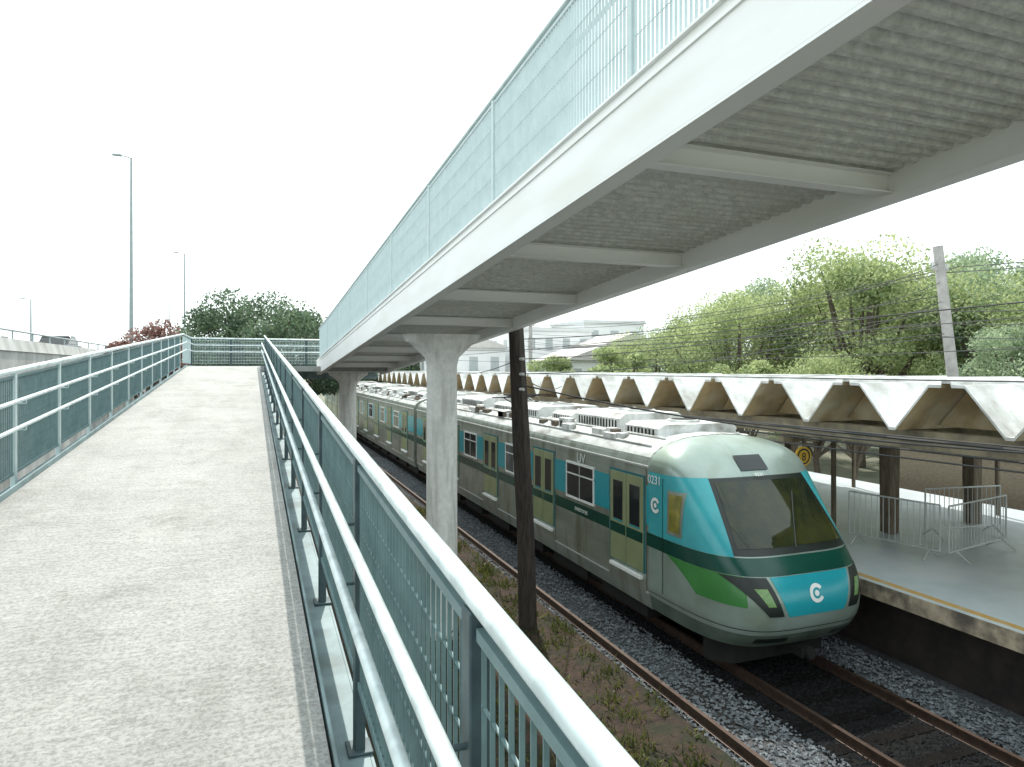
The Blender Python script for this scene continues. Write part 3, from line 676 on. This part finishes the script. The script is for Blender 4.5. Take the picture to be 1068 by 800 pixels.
# ------------------------------------------------------------------ poles and cables
pp=[(5.25,12.8,0.02),(5.19,12.8,2.0),(5.08,12.8,4.0),(4.97,12.8,6.15)]; rr=[.19,.175,.165,.15]
n=12; vs=[];fs=[]
for j in range(len(pp)):
    for i in range(n):
        t=2*math.pi*i/n; r=rr[j]*random.uniform(.9,1.1); vs.append((pp[j][0]+r*math.cos(t),pp[j][1]+r*math.sin(t),pp[j][2]))
for j in range(len(pp)-1):
    for i in range(n): fs.append((j*n+i,j*n+(i+1)%n,(j+1)*n+(i+1)%n,(j+1)*n+i))
fs.append(tuple(range(3*n,4*n))); 
wp=empty("wooden_pole",(5.2,12.8,0),"dark weathered wooden pole leaning beside the track","pole")
b=B(); b.add(vs,fs); b.done("pole_shaft",m_wood,wp)
for z in (4.9,5.2,5.5): b=B(); b.tube((5.0,12.62,z),(5.0,12.45,z),.03,n=10); b.done("insulator",m_ac,wp)
def cpole(x,y,h,lean,label):
    root=empty("utility_pole",(x,y,0),label,"utility pole","concrete utility poles behind the platform")
    b=B(); b.tube((x,y,0),(x+lean,y,h),.19,.14,n=10); b.done("pole_shaft",m_cpole,root,smooth=True)
    b=B(); b.box(x+lean*.93-.35,x+lean*.93+.35,y-.04,y+.04,h-.75,h-.68); b.done("crossarm",m_cpole,root)
    for q in (-.3,.3): b=B(); b.tube((x+lean*.93+q,y,h-.68),(x+lean*.93+q,y,h-.52),.04,n=8); b.done("insulator",m_frame,root)
cpole(21.3,15.0,9.1,-1.5,"grey concrete utility pole leaning clearly behind the canopy")
cpole(21.5,52,9.6,0.0,"grey concrete utility pole standing behind the canopy")
cpole(16.8,44,9.0,0.1,"grey concrete utility pole standing behind the canopy")
def cable(p,q,sag,r=.012,label="thin black overhead cable sagging between poles"):
    p=Vector(p);q=Vector(q); pts=[]
    for i in range(17):
        t=i/16; s=p.lerp(q,t); s.z-=4*sag*t*(1-t); pts.append(s)
    b=B(); b.path(pts,r,6); b.done("overhead_cable",m_wire,label=label,cat="cable",group="overhead cables above the tracks")
for z,dz in ((5.9,.0),(5.5,.1),(5.2,.2)):
    cable((5.0,12.8,z),(20.0,15,8.6-dz*6),.5,.010)
for z in (6.4,6.8,7.2,7.6): cable((20.1,15,z),(21.5,52,z+.6),.6,.014)
for z,x in ((6.3,19.8),(6.7,20.0),(7.1,20.0),(8.3,19.9),(8.5,20.4)): cable((x,-8,z+.2),(x+.3,15,z),.5,.014); cable((x+.3,15,z),(x+1,52,z+.5),.7,.014)
cable((TX,-8,5.15),(TX,80,5.15),.0,.010,"copper contact wire strung above the train roof")
cable((TX,-8,6.3),(TX,80,6.3),.4,.010,"copper catenary wire strung above the train roof")
cable((10.25,-8,4.22),(10.25,80,4.22),.15,.026,"thick black cable strung along the canopy edge")
cable((10.3,-8,4.10),(10.3,80,4.10),.25,.020,"thick black cable strung along the canopy edge")
cable((10.2,-8,4.02),(10.3,80,4.05),.35,.016,"thick black cable strung along the canopy edge")
cable((10.15,-8,4.35),(10.2,80,4.40),.30,.014,"thick black cable strung along the canopy edge")
cable((5.0,12.7,5.5),(TX,30,5.2),.2,.010); cable((5.0,12.7,5.2),(10.3,22,4.7),.2,.012)
cable((18,-4,7.0),(6.5,60,7.4),1.0,.012); cable((19,-4,6.4),(9,60,6.8),1.0,.012)
cable((5.0,12.7,5.0),(11.2,3,4.3),.35,.016)

# ------------------------------------------------------------------ left: wall, road, lamps, cars
rw=empty("highway_wall",(-8.1,60,0),"long grey concrete highway retaining wall with parapet","wall")
b=B(); b.box(-8.4,-8.0,8,150,0,5.95); b.done("wall",m_wall,rw)
b=B(); b.prism([(-8.45,5.952),(-7.95,5.952),(-7.98,6.05),(-8.08,6.4),(-8.32,6.4),(-8.42,6.05)],'y',8,150); b.done("parapet",m_wall,rw)
b=B()
for y in np.arange(10,150,2.5): b.tube((-8.2,y,6.4),(-8.2,y,6.72),.03,n=6)
b.tube((-8.2,8,6.72),(-8.2,150,6.72),.035,n=8); b.done("guard_pipe",m_lp,rw)
b=B(); b.box(-26,-8.45,8,200,5.5,5.7); b.done("highway_road",m_road,kind="structure")
for x in (-12.2,-15.9,-19.6):
    b=B()
    for y in np.arange(10,150,8): b.box(x-.07,x+.07,y,y+3,5.704,5.706)
    b.done("lane_marking",m_wpaint,kind="structure")
b=B(); b.box(-26.5,-26.05,8,150,0,6.5); b.done("highway_wall",m_wall,label="grey concrete parapet along the far side of the highway",cat="wall")
def lamp(x,y,zb_,h,arm,label):
    r=empty("street_lamp",(x,y,zb_),label,"street lamp","tall highway street lamps")
    b=B(); b.tube((x,y,zb_),(x,y,zb_+h),.16,.075,n=12); b.tube((x,y,zb_),(x,y,zb_+.3),.22,n=12); b.done("pole_shaft",m_lp,r,smooth=True)
    b=B(); b.path([(x,y,zb_+h-.05),(x-arm*.5,y,zb_+h+.08),(x-arm,y,zb_+h+.1)],.045,8); b.done("arm",m_lp,r)
    b=B(); b.prism([(x-arm-.5,zb_+h+.07),(x-arm-.45,zb_+h+.16),(x-arm+.1,zb_+h+.19),(x-arm+.12,zb_+h+.05)],'y',y-.15,y+.15); b.done("lamp_head",m_lp,r)
lamp(-8.75,60.4,5.7,16.1,.8,"tall grey highway lamp post with single short arm")
lamp(-8.75,106,5.7,15.8,.9,"tall grey highway lamp post with single short arm")
lamp(-29.5,116,5.7,9.6,.9,"thin grey lamp post on the far highway side")
lamp(-16,160,5.7,14,.9,"distant grey lamp post on the highway")
m_carb=[mat("car_paint_dark",(0.05,0.06,0.07),rough=.25),mat("car_paint_white",(0.7,0.71,0.71),rough=.25),mat("car_paint_red",(0.25,0.03,0.03),rough=.25)]
def car(x,y,m,label):
    z=5.72; r=empty("car",(x,y,z),label,"car","cars driving on the highway")
    b=B(); b.prism([(y-2.1,z+.25),(y-2.15,z+.6),(y-2.0,z+.88),(y-1.1,z+.98),(y+1.6,z+1.0),(y+2.1,z+.9),(y+2.15,z+.5),(y+2.1,z+.25)],'x',x-.86,x+.86); b.done("body",m,r,bevel=.08)
    b=B(); b.prism([(y-1.1,z+.97),(y-.35,z+1.43),(y+.9,z+1.46),(y+1.65,z+.99)],'x',x-.72,x+.72); b.done("cabin",m_glass,r,bevel=.05)
    b=B(); b.prism([(y-.42,z+1.42),(y-.3,z+1.49),(y+.85,z+1.51),(y+.98,z+1.44)],'x',x-.7,x+.7); b.done("roof",m,r,bevel=.02)
    for yy in (y-1.3,y+1.3):
        for s in (-1,1): b=B(); b.tube((x+s*.66,yy,z+.31),(x+s*.88,yy,z+.31),.31,n=20); b.done("wheel",m_black,r,smooth=True)
for (x,y,k,l_) in ((-14.0,47,1,"white sedan driving on the elevated highway"),(-10.4,46,0,"dark sedan driving on the elevated highway"),(-13.9,56,2,"red sedan driving on the elevated highway"),(-10.4,64,0,"dark sedan driving on the elevated highway")):
    car(x,y,m_carb[k],l_)

# ------------------------------------------------------------------ trees
def make_tree(name,H,R,seed,lm,nleaf=9000,label="",loc=(0,0,0),leaf=(.10,.22),squash=.8,lumps=16):
    r=np.random.default_rng(seed); root=empty(name,loc,label,"tree","trees around the station")
    L=Vector(loc)
    b=B(); th=H*0.42; cz=H-R*squash
    pts=[Vector((0,0,0))]; 
    for i in range(1,5): pts.append(Vector((r.normal(0,.12),r.normal(0,.12),th*i/4)))
    for i in range(4): b.tube(L+pts[i],L+pts[i+1],H*.028*(1-.12*i),H*.028*(1-.12*(i+1)),n=9)
    cs=[]
    for i in range(lumps):
        a=r.uniform(0,6.28); e=r.uniform(-.75,1); q=r.uniform(.35,.95)
        c=Vector((R*q*math.cos(a)*math.sqrt(max(0.05,1-e*e*.8)),R*q*math.sin(a)*math.sqrt(max(.05,1-e*e*.8)),cz+e*R*squash*.8))
        cs.append((c,R*r.uniform(.15,.36)))
        st=pts[r.integers(2,5)]; mid=st.lerp(c,.5)+Vector((0,0,-.1*R))
        b.tube(L+st,L+mid,H*.012,H*.008,n=6); b.tube(L+mid,L+c,H*.008,H*.003,n=6)
    b.done("trunk",m_bark,root,origin=tuple(L),smooth=True)
    ci=r.integers(0,lumps,nleaf); C=np.array([list(c) for c,_ in cs])[ci]; RR=np.array([q for _,q in cs])[ci]
    d=r.normal(0,1,(nleaf,3)); d/=np.linalg.norm(d,axis=1)[:,None]
    rad=RR*(0.4+0.85*r.random(nleaf)**.6); Pp=C+d*rad[:,None]*np.array([1,1,.8]); 
    u=r.normal(0,1,(nleaf,3)); u/=np.linalg.norm(u,axis=1)[:,None]; v=np.cross(u,d+r.normal(0,.5,(nleaf,3))); v/=np.linalg.norm(v,axis=1)[:,None]+1e-9
    s=r.uniform(leaf[0],leaf[1],(nleaf,1))
    V=np.stack([Pp-u*s,Pp-v*s*.55,Pp+u*s,Pp+v*s*.55],1)
    me=bpy.data.meshes.new("crown"); me.from_pydata(V.reshape(-1,3).tolist(),[],np.arange(nleaf*4).reshape(-1,4).tolist()); me.materials.append(lm)
    o=bpy.data.objects.new("crown",me); COL.objects.link(o); o.parent=root; WL[o.name]=L
    return root
tY=make_tree("leafy_tree",11.7,5.4,1,m_leafB,26000,"bright yellow-green leafy tree behind the platform",(31,28,0),leaf=(.06,.14),lumps=30)
tD=make_tree("leafy_tree",11.4,5.8,2,m_leafC,28000,"dense hazy green leafy tree behind the platform",(36,21,0),leaf=(.06,.14),lumps=32)
tA=make_tree("leafy_tree",10.8,5.0,3,m_leafA,20000,"dark green leafy tree beyond the ramp landing",(0.5,52,0),leaf=(.08,.16),lumps=26)
def T(src,x,y,s,rz,l): 
    return copy_thing(src,(x,y,0),rz,(s,s,s*random.uniform(.92,1.05)),l)
lY="bright yellow-green leafy tree behind the platform"; lD="dense hazy green leafy tree behind the platform"; lA="dark green leafy tree beyond the ramp landing"
for (x,y,s,rz) in ((27,33,.82,1.0),(37,34,1.08,2.2),(25.5,40,.68,4.0),(24,24,.5,3.0),(33,22,.8,5.1),(30,38,.85,3.3)): T(tY,x,y,s,rz,lY)
for (x,y,s,rz) in ((42,27,1.05,1.3),(34,14.5,.9,2.5),(44,17,1.05,.4),(38,9,.95,4.4),(48,34,1.1,3.0),(31,47,.8,5.0),(52,22,1.15,1.9),(40,44,1.05,2.9),(28,16.5,.66,.9),(29,12,.62,2.0),(36,17,.95,3.6),(46,11,1.05,.3),(42,6,1.0,1.3)): T(tD,x,y,s,rz,lD)
for (x,y,s,rz) in ((-3.5,56,.76,1.2),(4.5,58,.95,2.6),(8,62,.8,4.0),(15,70,.9,.5),(12,80,.9,.3)): T(tA,x,y,s,rz,lA)
for (x,y,s,rz) in ((-40,95,.95,1.2),(-48,88,1.0,2.6),(-36,110,.85,4.0),(-30,125,.85,.5),(-24,150,.85,1.1),(-55,100,1.0,.2),(-33,140,.8,1.1)): T(tA,x,y,s,rz,"dark green leafy tree beyond the highway")
make_tree("flowering_tree",8.0,2.4,9,m_leafD,6000,"small pinkish flowering tree beside the highway wall",(-6.0,47,0),leaf=(.07,.13))
sh=make_tree("shrub",6.6,2.2,10,m_leafB,6000,"yellow-green shrub behind the platform canopy",(19.6,34,0),leaf=(.06,.12))
for (x,y,s) in ((21,46,1.0),(22.5,27,.85),(23,21,.8),(22.6,38,.9)): T(sh,x,y,s,x,"yellow-green shrub behind the platform canopy")

# ------------------------------------------------------------------ buildings
def building(x,y,wx,wy,h,floors,nw,m,label,roofm=m_bgrey,gable=False):
    r=empty("building",(x,y,0),label,"building","buildings beyond the station")
    b=B(); b.box(x-wx/2,x+wx/2,y-wy/2,y+wy/2,0,h); b.done("wall",m,r)
    if gable:
        b=B(); b.prism([(x-wx/2-.4,h+.003),(x+wx/2+.4,h+.003),(x,h+wx*.2)],'y',y-wy/2-.4,y+wy/2+.4); b.done("roof",roofm,r)
    else:
        b=B(); b.box(x-wx/2-.15,x+wx/2+.15,y-wy/2-.15,y+wy/2+.15,h+.003,h+.3); b.done("roof",roofm,r)
    fh=h/floors
    for f_ in range(floors):
        for i in range(nw):
            cx=x-wx/2+wx*(i+.5)/nw; z=f_*fh+fh*.45
            b=B(); b.box(cx-wx/nw*.2,cx+wx/nw*.2,y-wy/2-.03,y-wy/2+.02,z,z+fh*.33); b.box(cx-wx/nw*.23,cx+wx/nw*.23,y-wy/2-.1,y-wy/2-.031,z-.08,z,); b.done("window",m_bwin,r)
        for i in range(3):
            cy=y-wy/2+wy*(i+.5)/3; z=f_*fh+fh*.45
            b=B(); b.box(x-wx/2-.03,x-wx/2+.02,cy-.45,cy+.45,z,z+fh*.33); b.done("window",m_bwin,r)
building(26.5,62,7,9,8.8,3,4,m_bwhite,"white three storey building with flat roof")
building(35,66,7,8,10.0,3,3,m_bwhite,"pale three storey building with flat roof")
building(18.5,62,6,8,7.2,2,3,m_bwhite,"white two storey house with pale tiled roof",m_tile,True)
building(25.0,50,5,6,6.0,2,3,m_bwhite,"low white house with pale tiled roof",m_tile,True)
building(30.5,54,5,6,7.4,2,3,m_bgrey,"pale grey house with tiled roof",m_tile,True)
